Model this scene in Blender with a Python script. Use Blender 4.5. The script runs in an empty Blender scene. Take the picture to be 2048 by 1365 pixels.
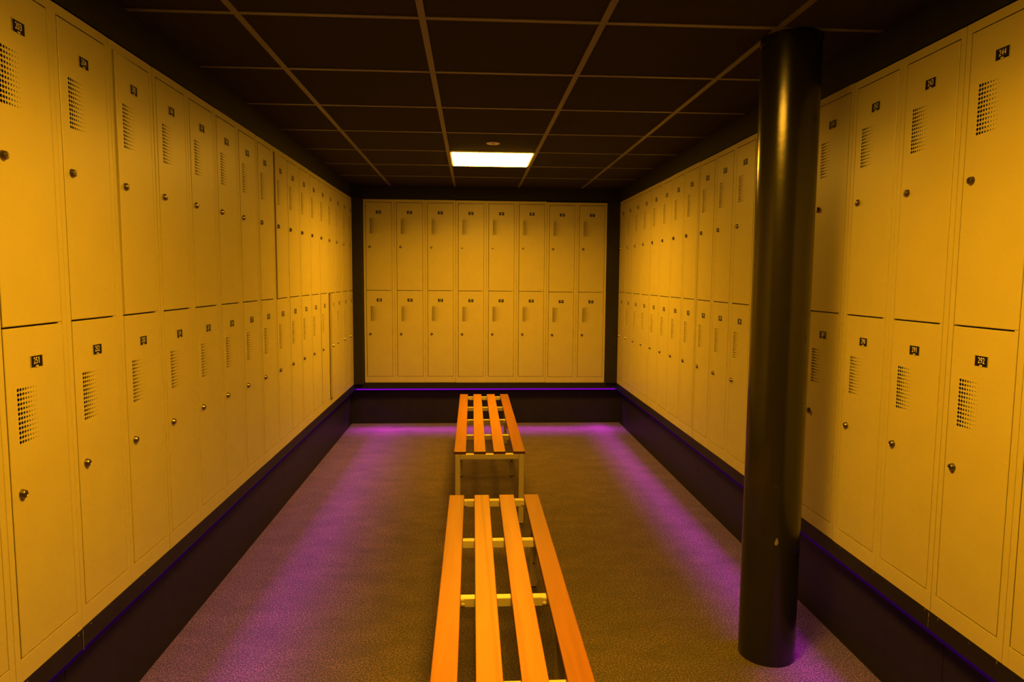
import bpy, bmesh, math, random
from mathutils import Vector, Matrix

random.seed(7)
S = bpy.context.scene
COL = S.collection
R = math.radians

# ------------------------------------------------------------------ measured place
F_PX = 1381.7
YAW, PITCH, ROLL = R(3.308), R(5.224), R(0.407)
CAM = Vector((-0.0116, 0.0, 1.4793))
XL, XR, D = -1.168, 1.4462, 6.8736      # locker front planes: left, right, back
YL, YR = 6.8417, 6.8343                 # far ends of the two long rows
ZB, LH = 0.4302, 1.80                   # underside and height of the lockers
BX = -1.0749                            # left end of the back row
ZC = 2.366                              # ceiling
TX, TY, T = -0.1845, 3.7209, 0.625      # ceiling grid
P = 0.30                                # locker column width
YF = -1.6                               # wall behind the camera
YNEAR = YL - 18 * P                     # where the long rows begin
REC = 0.055                             # plinth set back under the lip
ZLIP = 0.370
DF = D + REC + 0.03                     # back plinth face

# ------------------------------------------------------------------ node helpers
def new_mat(name):
    m = bpy.data.materials.new(name)
    m.use_nodes = True
    nt = m.node_tree
    b = nt.nodes['Principled BSDF']
    return m, nt, b

def node(nt, typ, **kw):
    n = nt.nodes.new(typ)
    for k, v in kw.items():
        if k in n.inputs.keys():
            n.inputs[k].default_value = v
        else:
            setattr(n, k, v)
    return n

def ramp(nt, stops):
    r = nt.nodes.new('ShaderNodeValToRGB')
    el = r.color_ramp.elements
    while len(el) < len(stops):
        el.new(0.5)
    for e, (p, c) in zip(el, stops):
        e.position = p
        e.color = (c[0], c[1], c[2], 1)
    return r

def simple(name, col, rough=0.5, metal=0.0, spec=0.5, noise=None, bump=None):
    m, nt, b = new_mat(name)
    b.inputs['Base Color'].default_value = (*col, 1)
    b.inputs['Roughness'].default_value = rough
    b.inputs['Metallic'].default_value = metal
    b.inputs['Specular IOR Level'].default_value = spec
    tc = node(nt, 'ShaderNodeTexCoord')
    if noise:
        sc, amt = noise
        n = node(nt, 'ShaderNodeTexNoise', Scale=sc, Detail=4.0)
        nt.links.new(tc.outputs['Object'], n.inputs['Vector'])
        rp = ramp(nt, [(0.3, [c * (1 - amt) for c in col]), (0.7, [min(1, c * (1 + amt)) for c in col])])
        nt.links.new(n.outputs['Fac'], rp.inputs['Fac'])
        nt.links.new(rp.outputs['Color'], b.inputs['Base Color'])
    if bump:
        sc, st, dist = bump
        n2 = node(nt, 'ShaderNodeTexNoise', Scale=sc, Detail=2.0)
        nt.links.new(tc.outputs['Object'], n2.inputs['Vector'])
        bp = node(nt, 'ShaderNodeBump', Strength=st, Distance=dist)
        nt.links.new(n2.outputs['Fac'], bp.inputs['Height'])
        nt.links.new(bp.outputs['Normal'], b.inputs['Normal'])
    return m

def emission(name, col, strength):
    m = bpy.data.materials.new(name)
    m.use_nodes = True
    nt = m.node_tree
    for n in list(nt.nodes):
        nt.nodes.remove(n)
    o = nt.nodes.new('ShaderNodeOutputMaterial')
    e = nt.nodes.new('ShaderNodeEmission')
    e.inputs['Color'].default_value = (*col, 1)
    e.inputs['Strength'].default_value = strength
    nt.links.new(e.outputs[0], o.inputs['Surface'])
    return m

# ------------------------------------------------------------------ materials
PAINT = simple('locker_paint', (0.37, 0.340, 0.17), 0.42, spec=0.45, noise=(6.0, 0.03), bump=(420.0, 0.10, 0.0006))
METAL = simple('lock_chrome', (0.27, 0.24, 0.19), 0.34, metal=1.0)
SLOT = simple('lock_slot', (0.01, 0.01, 0.01), 0.6)
PLATE = simple('plate_black', (0.006, 0.006, 0.006), 0.6, spec=0.12)
DIGIT = simple('plate_digits', (0.62, 0.60, 0.54), 0.6)
BLACKWALL = simple('black_wall_paint', (0.012, 0.011, 0.010), 0.75, spec=0.25, noise=(9.0, 0.15))
PLINTH = simple('black_plinth_board', (0.010, 0.009, 0.008), 0.5, spec=0.22, noise=(14.0, 0.2))
TILE = simple('black_ceiling_tile', (0.030, 0.026, 0.024), 0.9, spec=0.1, noise=(260.0, 0.3), bump=(300.0, 0.3, 0.002))
TBAR = simple('ceiling_grid_metal', (0.125, 0.115, 0.10), 0.45, spec=0.5)
LAMPFRAME = simple('lamp_frame_metal', (0.5, 0.48, 0.45), 0.4)
FRAMEPAINT = simple('bench_frame_paint', (0.38, 0.34, 0.25), 0.38, spec=0.5)
SENSORWHITE = simple('sensor_white_plastic', (0.78, 0.76, 0.70), 0.45)
RUBBER = simple('black_rubber', (0.012, 0.012, 0.012), 0.8)
LAMP = emission('lamp_light', (1.0, 0.45, 0.024), 49.0)

def make_pillar_mat():
    m, nt, b = new_mat('black_pillar_gloss')
    b.inputs['Roughness'].default_value = 0.22
    b.inputs['Specular IOR Level'].default_value = 0.5
    tc = node(nt, 'ShaderNodeTexCoord')
    n = node(nt, 'ShaderNodeTexNoise', Scale=22.0, Detail=5.0)
    nt.links.new(tc.outputs['Object'], n.inputs['Vector'])
    rp = ramp(nt, [(0.0, (0.009, 0.008, 0.008)), (0.74, (0.012, 0.011, 0.010)), (0.80, (0.04, 0.036, 0.03))])
    nt.links.new(n.outputs['Fac'], rp.inputs['Fac'])
    nt.links.new(rp.outputs['Color'], b.inputs['Base Color'])
    bp = node(nt, 'ShaderNodeBump', Strength=0.15, Distance=0.002)
    n2 = node(nt, 'ShaderNodeTexNoise', Scale=30.0, Detail=2.0)
    nt.links.new(tc.outputs['Object'], n2.inputs['Vector'])
    nt.links.new(n2.outputs['Fac'], bp.inputs['Height'])
    nt.links.new(bp.outputs['Normal'], b.inputs['Normal'])
    return m
PILLAR = make_pillar_mat()
CHIP = simple('chipped_paint', (0.13, 0.12, 0.10), 0.8)

def make_carpet():
    m, nt, b = new_mat('grey_brown_carpet')
    b.inputs['Roughness'].default_value = 1.0
    b.inputs['Specular IOR Level'].default_value = 0.0
    b.inputs['Sheen Weight'].default_value = 0.15
    b.inputs['Sheen Roughness'].default_value = 0.6
    tc = node(nt, 'ShaderNodeTexCoord')
    fine = node(nt, 'ShaderNodeTexNoise', Scale=150.0, Detail=4.0, Roughness=0.85)
    big = node(nt, 'ShaderNodeTexNoise', Scale=5.5, Detail=6.0, Roughness=0.7)
    mp = node(nt, 'ShaderNodeMapping')
    mp.inputs['Scale'].default_value = (0.8, 1.4, 1.0)
    nt.links.new(tc.outputs['Object'], mp.inputs['Vector'])
    nt.links.new(tc.outputs['Object'], fine.inputs['Vector'])
    nt.links.new(mp.outputs['Vector'], big.inputs['Vector'])
    r1 = ramp(nt, [(0.41, (0.003, 0.0021, 0.0012)), (0.51, (0.044, 0.030, 0.018)), (0.62, (0.32, 0.21, 0.125))])
    nt.links.new(fine.outputs['Fac'], r1.inputs['Fac'])
    r2 = ramp(nt, [(0.32, (0.60, 0.60, 0.60)), (0.68, (1.20, 1.20, 1.20))])
    nt.links.new(big.outputs['Fac'], r2.inputs['Fac'])
    mx = node(nt, 'ShaderNodeMix', data_type='RGBA', blend_type='MULTIPLY')
    mx.inputs[0].default_value = 1.0
    nt.links.new(r1.outputs['Color'], mx.inputs[6])
    nt.links.new(r2.outputs['Color'], mx.inputs[7])
    nt.links.new(mx.outputs[2], b.inputs['Base Color'])
    bp = node(nt, 'ShaderNodeBump', Strength=1.0, Distance=0.009)
    nt.links.new(fine.outputs['Fac'], bp.inputs['Height'])
    nt.links.new(bp.outputs['Normal'], b.inputs['Normal'])
    return m
CARPET = make_carpet()

def make_wood():
    m, nt, b = new_mat('varnished_beech')
    b.inputs['Roughness'].default_value = 0.46
    b.inputs['Specular IOR Level'].default_value = 0.28
    tc = node(nt, 'ShaderNodeTexCoord')
    oi = node(nt, 'ShaderNodeObjectInfo')
    mp = node(nt, 'ShaderNodeMapping')
    mp.inputs['Scale'].default_value = (30.0, 1.6, 30.0)
    nt.links.new(tc.outputs['Object'], mp.inputs['Vector'])
    off = node(nt, 'ShaderNodeVectorMath', operation='MULTIPLY_ADD')
    nt.links.new(oi.outputs['Random'], off.inputs[0])
    off.inputs[1].default_value = (37.0, 23.0, 11.0)
    nt.links.new(mp.outputs['Vector'], off.inputs[2])
    n = node(nt, 'ShaderNodeTexNoise', Scale=1.0, Detail=6.0, Roughness=0.6, Distortion=0.8)
    nt.links.new(off.outputs['Vector'], n.inputs['Vector'])
    w = node(nt, 'ShaderNodeTexWave', Scale=0.10, Distortion=14.0, Detail=2.0)
    w.inputs['Detail Scale'].default_value = 0.35
    nt.links.new(off.outputs['Vector'], w.inputs['Vector'])
    r1 = ramp(nt, [(0.25, (0.74, 0.74, 0.74)), (0.60, (1.0, 1.0, 1.0)), (0.8, (1.1, 1.1, 1.1))])
    nt.links.new(n.outputs['Fac'], r1.inputs['Fac'])
    r2 = ramp(nt, [(0.0, (0.80, 0.76, 0.74)), (0.05, (1.0, 1.0, 1.0)), (1.0, (1.0, 1.0, 1.0))])
    nt.links.new(w.outputs['Fac'], r2.inputs['Fac'])
    mx = node(nt, 'ShaderNodeMix', data_type='RGBA', blend_type='MULTIPLY')
    mx.inputs[0].default_value = 1.0
    nt.links.new(r1.outputs['Color'], mx.inputs[6])
    nt.links.new(r2.outputs['Color'], mx.inputs[7])
    mx2 = node(nt, 'ShaderNodeMix', data_type='RGBA', blend_type='MULTIPLY')
    mx2.inputs[0].default_value = 1.0
    nt.links.new(mx.outputs[2], mx2.inputs[6])
    nt.links.new(oi.outputs['Color'], mx2.inputs[7])
    nt.links.new(mx2.outputs[2], b.inputs['Base Color'])
    return m
WOOD = make_wood()
WOODEDGE = simple('beech_edge_stain', (0.085, 0.024, 0.006), 0.4, noise=(20.0, 0.2))

# ------------------------------------------------------------------ mesh helpers
def add_box(bm, x0, x1, y0, y1, z0, z1, mi=0, bevel=0.0):
    vs = [bm.verts.new((x, y, z)) for z in (z0, z1) for y in (y0, y1) for x in (x0, x1)]
    idx = [(0, 2, 3, 1), (4, 5, 7, 6), (0, 1, 5, 4), (1, 3, 7, 5), (3, 2, 6, 7), (2, 0, 4, 6)]
    fs = []
    for i in idx:
        f = bm.faces.new([vs[k] for k in i])
        f.material_index = mi
        fs.append(f)
    if bevel > 0:
        es = list({e for f in fs for e in f.edges})
        r = bmesh.ops.bevel(bm, geom=es, offset=bevel, segments=2, affect='EDGES', profile=0.5)
        for f in r['faces']:
            f.material_index = mi
    return vs

def add_lathe(bm, prof, seg=24, axis='Z', origin=(0, 0, 0), mi=0):
    """prof: list of (radius, height) from one end to the other; closed with caps when radius is 0."""
    o = Vector(origin)
    rings = []
    for r, h in prof:
        ring = []
        if r <= 1e-7:
            v = Vector((0, 0, h))
            if axis == 'Y':
                v = Vector((0, -h, 0))
            ring = [bm.verts.new(o + v)]
        else:
            for k in range(seg):
                a = 2 * math.pi * k / seg
                v = Vector((r * math.cos(a), r * math.sin(a), h))
                if axis == 'Y':
                    v = Vector((r * math.cos(a), -h, r * math.sin(a)))
                ring.append(bm.verts.new(o + v))
        rings.append(ring)
    for a, b in zip(rings[:-1], rings[1:]):
        for k in range(seg):
            k2 = (k + 1) % seg
            if len(a) == 1 and len(b) == 1:
                continue
            if len(a) == 1:
                f = bm.faces.new((a[0], b[k2], b[k]))
            elif len(b) == 1:
                f = bm.faces.new((a[k], a[k2], b[0]))
            else:
                f = bm.faces.new((a[k], a[k2], b[k2], b[k]))
            f.material_index = mi

def mesh_of(name, bm, mats, smooth=False):
    bmesh.ops.recalc_face_normals(bm, faces=bm.faces)
    me = bpy.data.meshes.new(name)
    bm.to_mesh(me)
    bm.free()
    for m in (mats if isinstance(mats, (list, tuple)) else [mats]):
        me.materials.append(m)
    if smooth:
        for p in me.polygons:
            p.use_smooth = True
        try:
            me.set_sharp_from_angle(angle=R(35))
        except Exception:
            pass
    return me

def link(name, me, parent=None, loc=(0, 0, 0), rz=0.0):
    o = bpy.data.objects.new(name, me)
    COL.objects.link(o)
    o.location = loc
    o.rotation_euler = (0, 0, rz)
    if parent:
        o.parent = parent
    return o

def obj(name, bm, mats, parent=None, smooth=False, loc=(0, 0, 0), rz=0.0):
    return link(name, mesh_of(name, bm, mats, smooth), parent, loc, rz)

def tag(o, label, cat, group=None):
    o['label'] = label
    o['category'] = cat
    if group:
        o['group'] = group
    return o

def thing(name, label, cat, loc=(0, 0, 0), rz=0.0, group=None):
    o = link(name, None, None, loc, rz)
    return tag(o, label, cat, group)

def struct(name, bm, mats, label=None, cat=None):
    o = obj(name, bm, mats)
    o['kind'] = 'structure'
    if label:
        tag(o, label, cat)
    return o

# ------------------------------------------------------------------ the setting
XO_L, XO_R, YO = XL - 0.56, XR + 0.56, D + 0.58     # the masonry behind the lockers
bm = bmesh.new()
add_box(bm, XO_L, XO_R, YF, YO, -0.05, 0.0)
struct('floor', bm, CARPET, 'mottled grey brown carpet floor between the locker rows', 'carpet floor')

bm = bmesh.new()
add_box(bm, XO_L, XO_R, YF, YO, ZC, ZC + 0.05, 0)
for k in range(-3, 4):                                # main runners, along the room
    x = TX + k * T
    if XL + 0.02 < x < XR - 0.02:
        add_box(bm, x - 0.012, x + 0.012, YF, D, ZC - 0.004, ZC + 0.01, 1)
for k in range(-9, 6):                                # cross tees
    y = TY + k * T
    if YF < y < D - 0.06:
        add_box(bm, XL, XR, y - 0.012, y + 0.012, ZC - 0.003, ZC + 0.01, 1)
struct('ceiling', bm, [TILE, TBAR], 'black suspended tile ceiling with a metal grid', 'ceiling')

TOP = ZB + LH
bm = bmesh.new()
add_box(bm, XO_L - 0.1, XO_L, YF, YO, 0, ZC)
add_box(bm, XO_L, XL - 0.002, YNEAR, D, TOP + 0.006, ZC)          # bulkhead over the lockers
add_box(bm, XO_L, XL, YF, YNEAR - 0.003, 0, ZC)                   # wall beside the row
struct('wall_left', bm, BLACKWALL, 'black wall strip above the left locker row', 'wall')
bm = bmesh.new()
add_box(bm, XO_R, XO_R + 0.1, YF, YO, 0, ZC)
add_box(bm, XR + 0.002, XO_R, YR - 18 * P, D, TOP + 0.006, ZC)
add_box(bm, XR, XO_R, YF, YR - 18 * P - 0.003, 0, ZC)
struct('wall_right', bm, BLACKWALL, 'black wall strip above the right locker row', 'wall')
bm = bmesh.new()
add_box(bm, XO_L, XO_R, YO, YO + 0.1, 0, ZC)
add_box(bm, XO_L, XO_R, D + 0.004, YO, TOP + 0.008, ZC)           # bulkhead
struct('wall_back', bm, BLACKWALL, 'black wall strip above the back lockers', 'wall')
bm = bmesh.new()
add_box(bm, XO_L, XO_R, YF - 0.1, YF, 0, ZC)
struct('wall_front', bm, BLACKWALL, 'black wall behind the viewer', 'wall')

# black fillers in the two far corners
bm = bmesh.new()
add_box(bm, XL - 0.002, BX - 0.004, 6.765, D + 0.3, ZLIP + 0.06, TOP + 0.006)
struct('trim_1', bm, BLACKWALL, 'black filler board in the far left corner', 'trim')
bm = bmesh.new()
add_box(bm, BX + 8 * P + 0.004, XR + 0.002, 6.838, D + 0.3, ZLIP + 0.06, TOP + 0.006)
struct('trim_2', bm, BLACKWALL, 'black filler board in the far right corner', 'trim')

# plinths: boards with thin joints, set back under a lip
JOINTS = [2.035, 4.44]
def spans(a, b):
    pts = [a] + [j for j in JOINTS if a < j < b] + [b]
    return [(p + (0.0012 if i else 0), q - (0.0012 if i < len(pts) - 2 else 0)) for i, (p, q) in enumerate(zip(pts[:-1], pts[1:]))]
bm = bmesh.new()
for a, b in spans(YNEAR, DF):
    add_box(bm, XO_L + 0.02, XL - REC, a, b, 0, ZB)
struct('baseboard_left', bm, PLINTH, 'black plinth under the left locker row', 'plinth')
bm = bmesh.new()
for a, b in spans(YR - 18 * P, DF):
    add_box(bm, XR + REC, XO_R - 0.02, a, b, 0, ZB)
struct('baseboard_right', bm, PLINTH, 'black plinth under the right locker row', 'plinth')
bm = bmesh.new()
add_box(bm, XO_L + 0.02, XO_R - 0.02, DF, YO - 0.02, 0, ZB)
struct('baseboard_back', bm, PLINTH, 'black plinth under the back lockers', 'plinth')
bm = bmesh.new()
for a, b in spans(YNEAR, D):
    add_box(bm, XL - REC, XL + 0.001, a, b, ZLIP, ZB - 0.001)
for y, z, w_, h_ in ((1.78, .419, .004, .010), (2.016, .421, .003, .007), (2.0385, .417, .003, .018), (2.0385, .384, .0015, .04), (2.083, .423, .007, .003), (2.427, .422, .006, .003), (2.645, .417, .005, .002), (2.802, .419, .004, .002)):
    add_box(bm, XL, XL + 0.0016, y - w_ / 2, y + w_ / 2, z - h_ / 2, z + h_ / 2, 1)
struct('trim_3', bm, [PLINTH, CHIP], 'black lip board under the left lockers', 'trim')
bm = bmesh.new()
for a, b in spans(YR - 18 * P, D):
    add_box(bm, XR - 0.001, XR + REC, a, b, ZLIP, ZB - 0.001)
for y, z, w_, h_ in ((2.803, .424, .004, .003), (2.572, .422, .006, .003), (2.341, .423, .006, .003), (2.057, .425, .003, .008), (2.037, .417, .003, .015), (2.037, .390, .0015, .03), (1.994, .424, .003, .007), (1.859, .420, .003, .003), (1.75, .424, .003, .010)):
    add_box(bm, XR - 0.0016, XR, y - w_ / 2, y + w_ / 2, z - h_ / 2, z + h_ / 2, 1)
struct('trim_4', bm, [PLINTH, CHIP], 'black lip board under the right lockers', 'trim')
bm = bmesh.new()
add_box(bm, XL - REC, XR + REC, D - 0.001, DF, ZLIP, ZB - 0.001)
struct('trim_5', bm, PLINTH, 'black lip board under the back lockers', 'trim')

# ------------------------------------------------------------------ locker cabinets
DX0, DX1 = 0.0255, 0.2745               # door edges inside a column
DW, DH = DX1 - DX0, 0.850
DZ = (0.0635, 0.9185)                   # bottoms of the lower and the upper door
DT = 0.018

def body_mesh(n):
    bm = bmesh.new()
    W = n * P
    g = 0.0009                          # half the seam between neighbours
    dep = 0.48
    # shell
    add_box(bm, g, W - g, dep - 0.002, dep, 0, LH)
    add_box(bm, g, 0.004, 0.004, dep - 0.002, 0, LH)
    add_box(bm, W - 0.004, W - g, 0.004, dep - 0.002, 0, LH)
    add_box(bm, 0.004, W - 0.004, 0.02, dep - 0.002, LH - 0.003, LH)
    add_box(bm, 0.004, W - 0.004, 0.02, dep - 0.002, 0, 0.003)
    for c in range(n):
        x = c * P
        if c:
            add_box(bm, x - 0.001, x + 0.001, 0.02, dep - 0.002, 0.003, LH - 0.003)
        lo = g if c == 0 else 0.0006
        hi = g if c == n - 1 else 0.0006
        # stiles with softened edges
        add_box(bm, x + lo, x + DX0 - 0.0036, 0, 0.022, 0.0, LH, bevel=0.0011)
        add_box(bm, x + DX1 + 0.0022, x + P - hi, 0, 0.022, 0.0, LH, bevel=0.0011)
        # bottom and top rails
        a, b = x + DX0 - 0.004, x + DX1 + 0.004
        add_box(bm, a, b, 0.0002, 0.022, 0.0, DZ[0] - 0.0034, bevel=0.0010)
        add_box(bm, a, b, 0.0002, 0.022, DZ[1] + DH + 0.0034, LH)
        # shelf between the compartments, hinge block at the end of the gap
        add_box(bm, x + 0.002, x + P - 0.002, 0.024, dep - 0.002, 0.914, 0.918)
        add_box(bm, x + DX1 - 0.016, x + DX1, 0.001, 0.020, DZ[0] + DH + 0.0004, DZ[1] - 0.0004)
        add_box(bm, x + DX1 - 0.006, x + DX1 + 0.004, 0.020, 0.024, 0.06, LH - 0.03)
    return mesh_of('body', bm, PAINT)

def door_mesh():
    """Sheet steel door, 96 graded round holes; origin on the hinge edge, bottom front."""
    bm = bmesh.new()
    x0, x1 = -DW, 0.0
    cols, rows = 8, 12
    px, pz = 0.0104, 0.0123
    hx0 = x0 + 0.0437 - px / 2
    hx1 = hx0 + cols * px
    hz1 = DH - 0.1525
    hz0 = hz1 - rows * pz
    yf = 0.0
    def quad(a, b, c, d, y=yf):
        bm.faces.new([bm.verts.new((p[0], y, p[1])) for p in (a, b, c, d)])
    e = 0.0012
    for (a, b, c, d) in ((x0 + e, x1 - e, hz1, DH - e), (x0 + e, x1 - e, e, hz0), (x0 + e, hx0, hz0, hz1), (hx1, x1 - e, hz0, hz1)):
        quad((a, c), (b, c), (b, d), (a, d))
    rad = [0.0047, 0.0044, 0.0038, 0.0032, 0.0027, 0.0022, 0.0017, 0.0012]
    N = 12
    for i in range(cols):
        for j in range(rows):
            cx, cz = hx0 + (i + 0.5) * px, hz0 + (j + 0.5) * pz
            r = rad[i]
            sq, ci, cb = [], [], []
            for k in range(N):
                a = 2 * math.pi * (k + 0.5) / N
                dx, dz = math.cos(a), math.sin(a)
                s = 1.0 / max(abs(dx) / (px / 2), abs(dz) / (pz / 2))
                sq.append((cx + dx * s, cz + dz * s))
                ci.append(bm.verts.new((cx + dx * r, yf, cz + dz * r)))
                cb.append(bm.verts.new((cx + dx * r, yf + 0.0012, cz + dz * r)))
            sv = [bm.verts.new((p[0], yf, p[1])) for p in sq]
            cor = {}
            for k in range(N):
                k2 = (k + 1) % N
                A, B = sq[k], sq[k2]
                if abs(A[0] - B[0]) > 1e-6 and abs(A[1] - B[1]) > 1e-6:
                    c = (cx + math.copysign(px / 2, A[0] + B[0] - 2 * cx), cz + math.copysign(pz / 2, A[1] + B[1] - 2 * cz))
                    bm.faces.new((ci[k], ci[k2], sv[k2], bm.verts.new((c[0], yf, c[1])), sv[k]))
                else:
                    bm.faces.new((ci[k], ci[k2], sv[k2], sv[k]))
                bm.faces.new((ci[k], ci[k2], cb[k2], cb[k]))
    # folded rim: chamfer, then the returns
    def rim(p, q, pi, qi):
        bm.faces.new([bm.verts.new((pi[0], yf, pi[1])), bm.verts.new((qi[0], yf, qi[1])), bm.verts.new((q[0], yf + e, q[1])), bm.verts.new((p[0], yf + e, p[1]))])
        bm.faces.new([bm.verts.new((p[0], yf + e, p[1])), bm.verts.new((q[0], yf + e, q[1])), bm.verts.new((q[0], yf + DT, q[1])), bm.verts.new((p[0], yf + DT, p[1]))])
    o = [(x0, 0), (x1, 0), (x1, DH), (x0, DH)]
    inn = [(x0 + e, e), (x1 - e, e), (x1 - e, DH - e), (x0 + e, DH - e)]
    for k in range(4):
        rim(o[k], o[(k + 1) % 4], inn[k], inn[(k + 1) % 4])
    # inner returns on the back
    w = 0.016
    for (a, b, c, d) in ((x0, x0 + w, 0, DH), (x1 - w, x1, 0, DH), (x0 + w, x1 - w, 0, w), (x0 + w, x1 - w, DH - w, DH)):
        quad((a, c), (b, c), (b, d), (a, d), yf + DT)
    bmesh.ops.remove_doubles(bm, verts=bm.verts, dist=1e-6)
    return mesh_of('door', bm, PAINT)

def lock_mesh():
    bm = bmesh.new()
    add_lathe(bm, [(0.0, 0.0), (0.0126, 0.0), (0.0126, 0.0018), (0.0116, 0.0034), (0.0104, 0.0092), (0.0094, 0.0104),
                   (0.0082, 0.0106), (0.0076, 0.0098), (0.0068, 0.0098), (0.0062, 0.0110), (0.0, 0.0114)], 20, 'Y')
    add_box(bm, -0.0006, 0.0006, -0.0120, -0.0104, -0.0034, 0.0034, 1)
    add_box(bm, -0.0018, 0.0018, -0.0118, -0.0104, -0.0012, 0.0012, 1)
    return mesh_of('lock', bm, [METAL, SLOT], smooth=True)

# digits from the built-in font, as flat outlines that are then given thickness
_glyph = {}
def glyph(ch):
    if ch in _glyph:
        return _glyph[ch]
    cu = bpy.data.curves.new('digit', 'FONT')
    cu.body = ch
    cu.offset = 0.0
    cu.resolution_u = 3
    cu.extrude = 0.0
    o = bpy.data.objects.new('digit', cu)
    COL.objects.link(o)
    dg = bpy.context.evaluated_depsgraph_get()
    dg.update()
    me = bpy.data.meshes.new_from_object(o.evaluated_get(dg))
    vs = [tuple(v.co) for v in me.vertices]
    fs = [tuple(p.vertices) for p in me.polygons]
    bpy.data.objects.remove(o)
    bpy.data.curves.remove(cu)
    bpy.data.meshes.remove(me)
    xs = [v[0] for v in vs]
    ys = [v[1] for v in vs]
    _glyph[ch] = (vs, fs, min(xs), max(xs), min(ys), max(ys))
    return _glyph[ch]

def plate_mesh(num):
    """Black number card in a slim sheet-metal holder; origin at its centre on the door face."""
    bm = bmesh.new()
    w, h = 0.0245, 0.0148
    add_box(bm, -w, w, -0.0014, 0.0004, -h, h, 0)
    # holder: raised lips at both sides and at the top, spring tab at the bottom
    add_box(bm, -w - 0.0016, -w, -0.0024, 0.0004, -h - 0.001, h + 0.002, 1)
    add_box(bm, w, w + 0.0010, -0.0020, 0.0004, -h - 0.001, h + 0.001, 1)
    add_box(bm, -w, w, -0.0020, 0.0004, h, h + 0.0008, 1)
    add_box(bm, -0.0052, 0.0052, -0.0026, 0.0004, -h - 0.0012, -h + 0.0042, 1)
    cw, ch = 0.0078, 0.0168
    x = -1.5 * cw - 0.0012
    for c in str(num):
        if c == '1':                        # plain one: a stem with a short flag
            xc, zb_ = x + cw * 0.62, -0.0061
            for poly in (((xc - .0011, zb_), (xc + .0011, zb_), (xc + .0011, zb_ + ch), (xc - .0011, zb_ + ch)),
                         ((xc - .0011, zb_ + ch), (xc - .0011, zb_ + ch - .0026), (xc - .0036, zb_ + ch - .0056), (xc - .0036, zb_ + ch - .0032))):
                bm.faces.new([bm.verts.new((p[0], -0.0018, p[1])) for p in poly]).material_index = 2
            x += cw + 0.0013
            continue
        vs, fs, ax, bx_, ay, by = glyph(c)
        gw = cw
        ox = x + (cw - gw) / 2
        nv = [bm.verts.new((ox + (v[0] - ax) / (bx_ - ax) * gw, -0.0018, -0.0046 + (v[1] - ay) / (by - ay) * ch - 0.0015)) for v in vs]
        for f in fs:
            try:
                bm.faces.new([nv[k] for k in f]).material_index = 2
            except ValueError:
                pass
        x += cw + 0.0013
    me = bpy.data.meshes.new('number_plate')
    bm.to_mesh(me)
    bm.free()
    for m in (PLATE, PAINT, DIGIT):
        me.materials.append(m)
    return me

BODY = {2: body_mesh(2), 3: body_mesh(3)}
DOOR = door_mesh()
LOCK = lock_mesh()
AJAR = {205: 1.3, 211: 1.8, 264: 5.0, 253: 0.2, 203: 0.4, 263: 0.5, 282: 0.4, 241: 0.3}

def cabinet(n, first, loc, rz, label, group):
    t = thing('locker_cabinet', label, 'locker', loc, rz, group)
    link('body', BODY[n], t)
    for c in range(n):
        for tier in (1, 0):
            num = first + c + (0 if tier else 48)
            d = link('door', DOOR, t, (c * P + DX1, -0.0006, DZ[tier]), R(AJAR.get(num, random.uniform(-0.02, 0.10))))
            link('number_plate', plate_mesh(num), d, (-DX1 + 0.1495, 0, DH - 0.0925))
            k = link('lock', LOCK, d, (-DX1 + 0.0618, 0, DH - 0.4265))
            k.rotation_euler = (0, random.choice((0, 0, 0.5, 1.57)), 0)
    return t

ORD = ['nearest', 'second', 'third', 'fourth', 'fifth', 'sixth', 'seventh', 'eighth', 'farthest']
def jit(a):
    return random.uniform(-a, a)
for m in range(9):
    a = 202 + 2 * m
    lab = {0: 'beige steel locker cabinet cut by the left picture edge, with doors 203 and 251',
           8: 'beige steel locker cabinet at the far end of the left row, doors 218 and 219',
           7: 'beige left row locker cabinet second from the back corner, lower door 264 ajar',
           4: 'beige locker cabinet fifth in the left row, upper door 211 slightly open',
           1: 'beige left row locker cabinet numbered 204 and 205, upper door 205 slightly open'}.get(
        m, 'beige steel locker cabinet %s in the left row, doors %d, %d, %d and %d' % (ORD[m], a, a + 1, a + 48, a + 49))
    cabinet(2, a, (XL + jit(0.0012), YL - (18 - 2 * m) * P, ZB + jit(0.001)), R(90), lab, 'lockers along the left wall')
for m in range(9):
    a = 228 + 2 * m
    lab = {0: 'beige steel locker cabinet at the far end of the right row, doors 228 and 229',
           8: 'beige steel locker cabinet cut by the right picture edge, with doors 244 and 292',
           7: 'beige right row locker cabinet just this side of the pillar, doors 242 and 243',
           6: 'beige right row locker cabinet behind the black pillar, with door 241 in its shadow',
           5: 'beige right row locker cabinet mostly hidden beyond the black pillar, with door 238'}.get(
        m, 'beige locker cabinet %s from the back in the right row, doors %d, %d, %d, %d' % (
            ['', 'second', 'third', 'fourth', 'fifth'][m] if m < 5 else '', a, a + 1, a + 48, a + 49))
    cabinet(2, a, (XR - jit(0.0012), YR - 2 * m * P, ZB + jit(0.001)), R(-90), lab, 'lockers along the right wall')
for n, first, c0, dz, where in ((3, 220, 0, 0.002, 'left three columns wide, doors 220 to 222'), (3, 223, 3, 0.0, 'middle three columns wide, doors 223 to 225'),
                               (2, 226, 6, -0.005, 'right two columns wide, doors 226 and 227')):
    cabinet(n, first, (BX + c0 * P, D, ZB + dz), 0.0, 'beige steel locker cabinet of the back wall, ' + where, 'lockers on the back wall')

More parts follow.
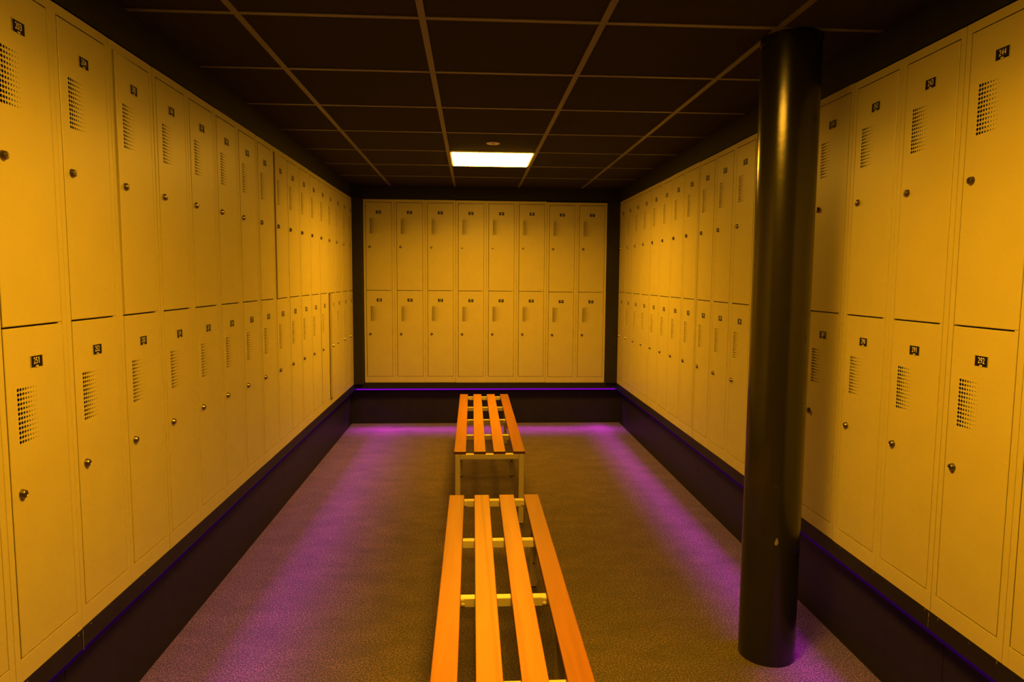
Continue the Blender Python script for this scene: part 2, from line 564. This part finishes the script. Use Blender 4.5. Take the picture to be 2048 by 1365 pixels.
# ------------------------------------------------------------------ pillar
px_, py_ = 1.157, 2.562
t = thing('pillar', 'round glossy black steel pillar standing on the carpet before the right lockers', 'pillar', (px_, py_, 0))
bm = bmesh.new()
prof = [(0.0, 0.0), (0.1065, 0.0)]
nseg = 24
for i in range(1, nseg + 1):
    prof.append((0.1065, i * (ZC - 0.012) / nseg))
prof.append((0.0, ZC - 0.012))
add_lathe(bm, prof, 64)
obj('shaft', bm, PILLAR, t, smooth=True)
bm = bmesh.new()                        # a small chip in the gloss paint
outl = [(-4.2, -.006), (-2.0, -.012), (1.5, -.010), (3.6, -.001), (2.6, .007), (.8, .018), (-1.0, .015), (-2.6, .006)]
vs = [bm.verts.new((0.1068 * math.cos(R(-103 + a)), 0.1068 * math.sin(R(-103 + a)), 0.494 + z)) for a, z in outl]
bm.faces.new(vs)
for f in bmesh.ops.extrude_face_region(bm, geom=list(bm.faces))['geom']:
    if isinstance(f, bmesh.types.BMVert):
        f.co.x *= 0.995
        f.co.y *= 0.995
obj('paint_chip', bm, CHIP, t)
bm = bmesh.new()
add_lathe(bm, [(0.100, ZC - 0.03), (0.1085, ZC - 0.03), (0.1085, ZC - 0.001), (0.100, ZC - 0.001)], 64)
obj('collar', bm, PILLAR, t, smooth=True)

# ------------------------------------------------------------------ benches
BXC, BL = 0.0935, 2.03
SW, SP, STH, STOP = 0.071, 0.1177, 0.019, 0.449
BT = STOP - STH                          # top of the crossbars
SLATCOL = [(0.265, 0.106, 0.017), (0.325, 0.140, 0.024), (0.315, 0.133, 0.023), (0.20, 0.072, 0.010)]

def bench(loc, label):
    t = thing('bench', label, 'bench', loc, 0.0)
    bm = bmesh.new()
    add_box(bm, -SW / 2, SW / 2, 0, BL, 0, STH, bevel=0.003)
    slat = mesh_of('slat', bm, [WOOD, WOODEDGE])
    for f in slat.polygons:
        f.material_index = 0 if f.normal.z > 0.9 else 1
    for i in range(4):
        s = link('slat', slat, t, ((i - 1.5) * SP, 0, BT))
        c = SLATCOL[i]
        s.color = (*c, 1)
    bm = bmesh.new()
    add_box(bm, -0.174, 0.174, 0, 0.032, -0.030, 0, bevel=0.002)
    end_bar = mesh_of('crossbar', bm, FRAMEPAINT)
    bm = bmesh.new()
    add_box(bm, -0.200, 0.200, 0, 0.032, -0.030, 0, bevel=0.002)
    mid_bar = mesh_of('crossbar', bm, FRAMEPAINT)
    bm = bmesh.new()
    add_box(bm, -0.015, 0.015, 0, 0.032, 0.005, BT, bevel=0.002)
    leg = mesh_of('leg', bm, FRAMEPAINT)
    bm = bmesh.new()
    add_box(bm, -0.0156, 0.0156, -0.0004, 0.0324, 0.0, 0.006, bevel=0.0015)
    cap = mesh_of('foot_cap', bm, RUBBER)
    bm = bmesh.new()
    add_lathe(bm, [(0, 0), (0.007, 0), (0.0065, 0.003), (0.004, 0.0045), (0, 0.0045)], 14, 'Y')
    screw = mesh_of('screw', bm, FRAMEPAINT, smooth=True)
    bm = bmesh.new()
    add_lathe(bm, [(0, 0), (0.0052, 0), (0.0052, 0.0012), (0.0, 0.0012)], 14, 'Y')
    plug = mesh_of('screw_hole', bm, SLOT, smooth=True)
    bm = bmesh.new()
    add_box(bm, -0.008, 0.008, -0.003, 0.0, -0.022, 0, bevel=0.001)
    clip = mesh_of('clip', bm, FRAMEPAINT)
    for i in range(5):
        y = i * (BL - 0.032) / 4
        legged = i in (0, 2, 4)
        b = link('crossbar', end_bar if legged else mid_bar, t, (0, y, BT))
        if legged:
            for s in (-1, 1):
                l = link('leg', leg, t, (s * 0.190, y, 0))
                link('foot_cap', cap, l)
                link('screw_hole', plug, l, (0, 0, 0.12))
                if i:
                    link('clip', clip, b, (s * 0.136, 0, -0.002))
                    link('screw', screw, b, (s * 0.134, -0.002, -0.019))
    return t

bench((BXC, 4.040, 0), 'slatted wooden bench on cream metal legs, the far one before the back lockers')
bench((BXC, 3.213 - BL, 0), 'slatted wooden bench nearest the viewer, cut off by the bottom edge')

# ------------------------------------------------------------------ ceiling lights and sensor
LS = 0.604
def ceiling_light(cx, cy, label):
    t = thing('ceiling_light', label, 'ceiling light', (cx, cy, ZC), 0.0, 'square light panels in the ceiling')
    h = LS / 2
    bm = bmesh.new()
    for a in ((-h, -h + 0.012, -h, h), (h - 0.012, h, -h, h), (-h + 0.012, h - 0.012, -h, -h + 0.012), (-h + 0.012, h - 0.012, h - 0.012, h)):
        add_box(bm, a[0], a[1], a[2], a[3], -0.006, -0.0005)
    obj('frame', bm, LAMPFRAME, t)
    h -= 0.013
    bm = bmesh.new()
    add_box(bm, -h, h, -h, h, -0.0095, -0.0015)
    obj('diffuser', bm, LAMP, t)
    la = bpy.data.lights.new('lamp_beam', 'AREA')       # the panel's directed share of its light
    la.shape = 'SQUARE'
    la.size = 2 * h - 0.02
    la.energy = 63.0
    la.color = (1.0, 0.425, 0.003)
    la.spread = R(158.0)
    lo = bpy.data.objects.new('lamp_beam', la)
    COL.objects.link(lo)
    lo.parent = t
    lo.location = (0, 0, -0.012)
    return t
ceiling_light(TX + T / 2, TY + 2.5 * T, 'bright square light panel set in the black ceiling above the far bench')
ceiling_light(TX + T / 2, TY - 3.5 * T, 'square ceiling light panel above the near bench, over the top picture edge')

t = thing('ceiling_sensor', 'small round ceiling sensor disc just before the bright light panel', 'sensor', (0.123, 4.655, ZC))
bm = bmesh.new()
add_lathe(bm, [(0.022, -0.001), (0.044, -0.001), (0.045, -0.004), (0.042, -0.007), (0.020, -0.009), (0.018, -0.004), (0.022, -0.001)], 36)
obj('trim_ring', bm, SENSORWHITE, t, smooth=True)
bm = bmesh.new()
add_lathe(bm, [(0.0, -0.0015), (0.0185, -0.0015), (0.016, -0.007), (0.009, -0.011), (0.0, -0.012)], 30)
obj('lens', bm, METAL, t, smooth=True)

# ------------------------------------------------------------------ purple LED strips under the lip
PURPLE = (0.54, 0.004, 0.84)
def led_strip(label, length, loc, rz, energy, tilt, spread, glow, halo):
    """local +X along the strip, local -Y into the room, hung under the lip"""
    t = thing('led_strip', label, 'light strip', loc, rz, 'purple light strips under the lockers')
    bm = bmesh.new()
    add_box(bm, 0, length, 0.000, 0.018, -0.012, 0.0)
    obj('profile', bm, PLINTH, t)
    bm = bmesh.new()
    add_box(bm, 0.004, length - 0.004, -0.0040, 0.0, -0.0135, -0.0015)
    obj('diffuser', bm, emission('led_light', (0.40, 0.0, 1.0), glow), t)
    # the diodes' beam, and the weak wide halo of the diffuser
    for power, tl, spr in ((energy, tilt, spread), (energy * halo, 28, 110)):
        la = bpy.data.lights.new('led_glow', 'AREA')
        la.shape = 'RECTANGLE'
        la.size = length - 0.02
        la.size_y = 0.010
        la.energy = power
        la.color = PURPLE
        la.spread = R(spr)
        lo = bpy.data.objects.new('led_glow', la)
        COL.objects.link(lo)
        lo.parent = t
        lo.location = (length / 2, 0.000, -0.018)
        # area lights shine along local -Z; tip the beam out into the room (-Y)
        lo.rotation_euler = (-R(tl), 0, 0)
    return t
led_strip('purple light strip under the left lockers, lighting the carpet along the plinth', D - YNEAR, (XL - 0.006, YNEAR, ZLIP), R(90), 12.5, 46, 44, 0.03, 0.55)
led_strip('purple light strip under the right lockers, running past the black pillar', D - YNEAR, (XR + 0.006, D, ZLIP), R(-90), 11.0, 31, 44, 0.04, 0.25)
led_strip('purple light strip under the back lockers behind the far bench', XR - XL, (XL, D + 0.006, ZLIP), 0.0, 14, 34, 54, 0.55, 0.12)

# ------------------------------------------------------------------ camera, world, view
w = bpy.data.worlds.new('World')
S.world = w
w.use_nodes = True
w.node_tree.nodes['Background'].inputs[0].default_value = (0, 0, 0, 1)
w.node_tree.nodes['Background'].inputs[1].default_value = 0.0

cd = bpy.data.cameras.new('camera')
cam = bpy.data.objects.new('camera', cd)
COL.objects.link(cam)
cd.sensor_fit = 'HORIZONTAL'
cd.sensor_width = 36.0
cd.lens = F_PX / 2048 * 36.0
cd.clip_start = 0.02
fw = Vector((math.sin(YAW) * math.cos(PITCH), math.cos(YAW) * math.cos(PITCH), -math.sin(PITCH)))
rt = Vector((math.cos(YAW), -math.sin(YAW), 0))
up = rt.cross(fw)
r2 = rt * math.cos(ROLL) + up * math.sin(ROLL)
u2 = -rt * math.sin(ROLL) + up * math.cos(ROLL)
M = Matrix(((r2.x, u2.x, -fw.x, CAM.x), (r2.y, u2.y, -fw.y, CAM.y), (r2.z, u2.z, -fw.z, CAM.z), (0, 0, 0, 1)))
cam.matrix_world = M
S.camera = cam

S.view_settings.view_transform = 'Standard'
S.view_settings.look = 'None'
S.view_settings.gamma = 1.0
S.view_settings.exposure = 0.0
S.view_settings.use_curve_mapping = False
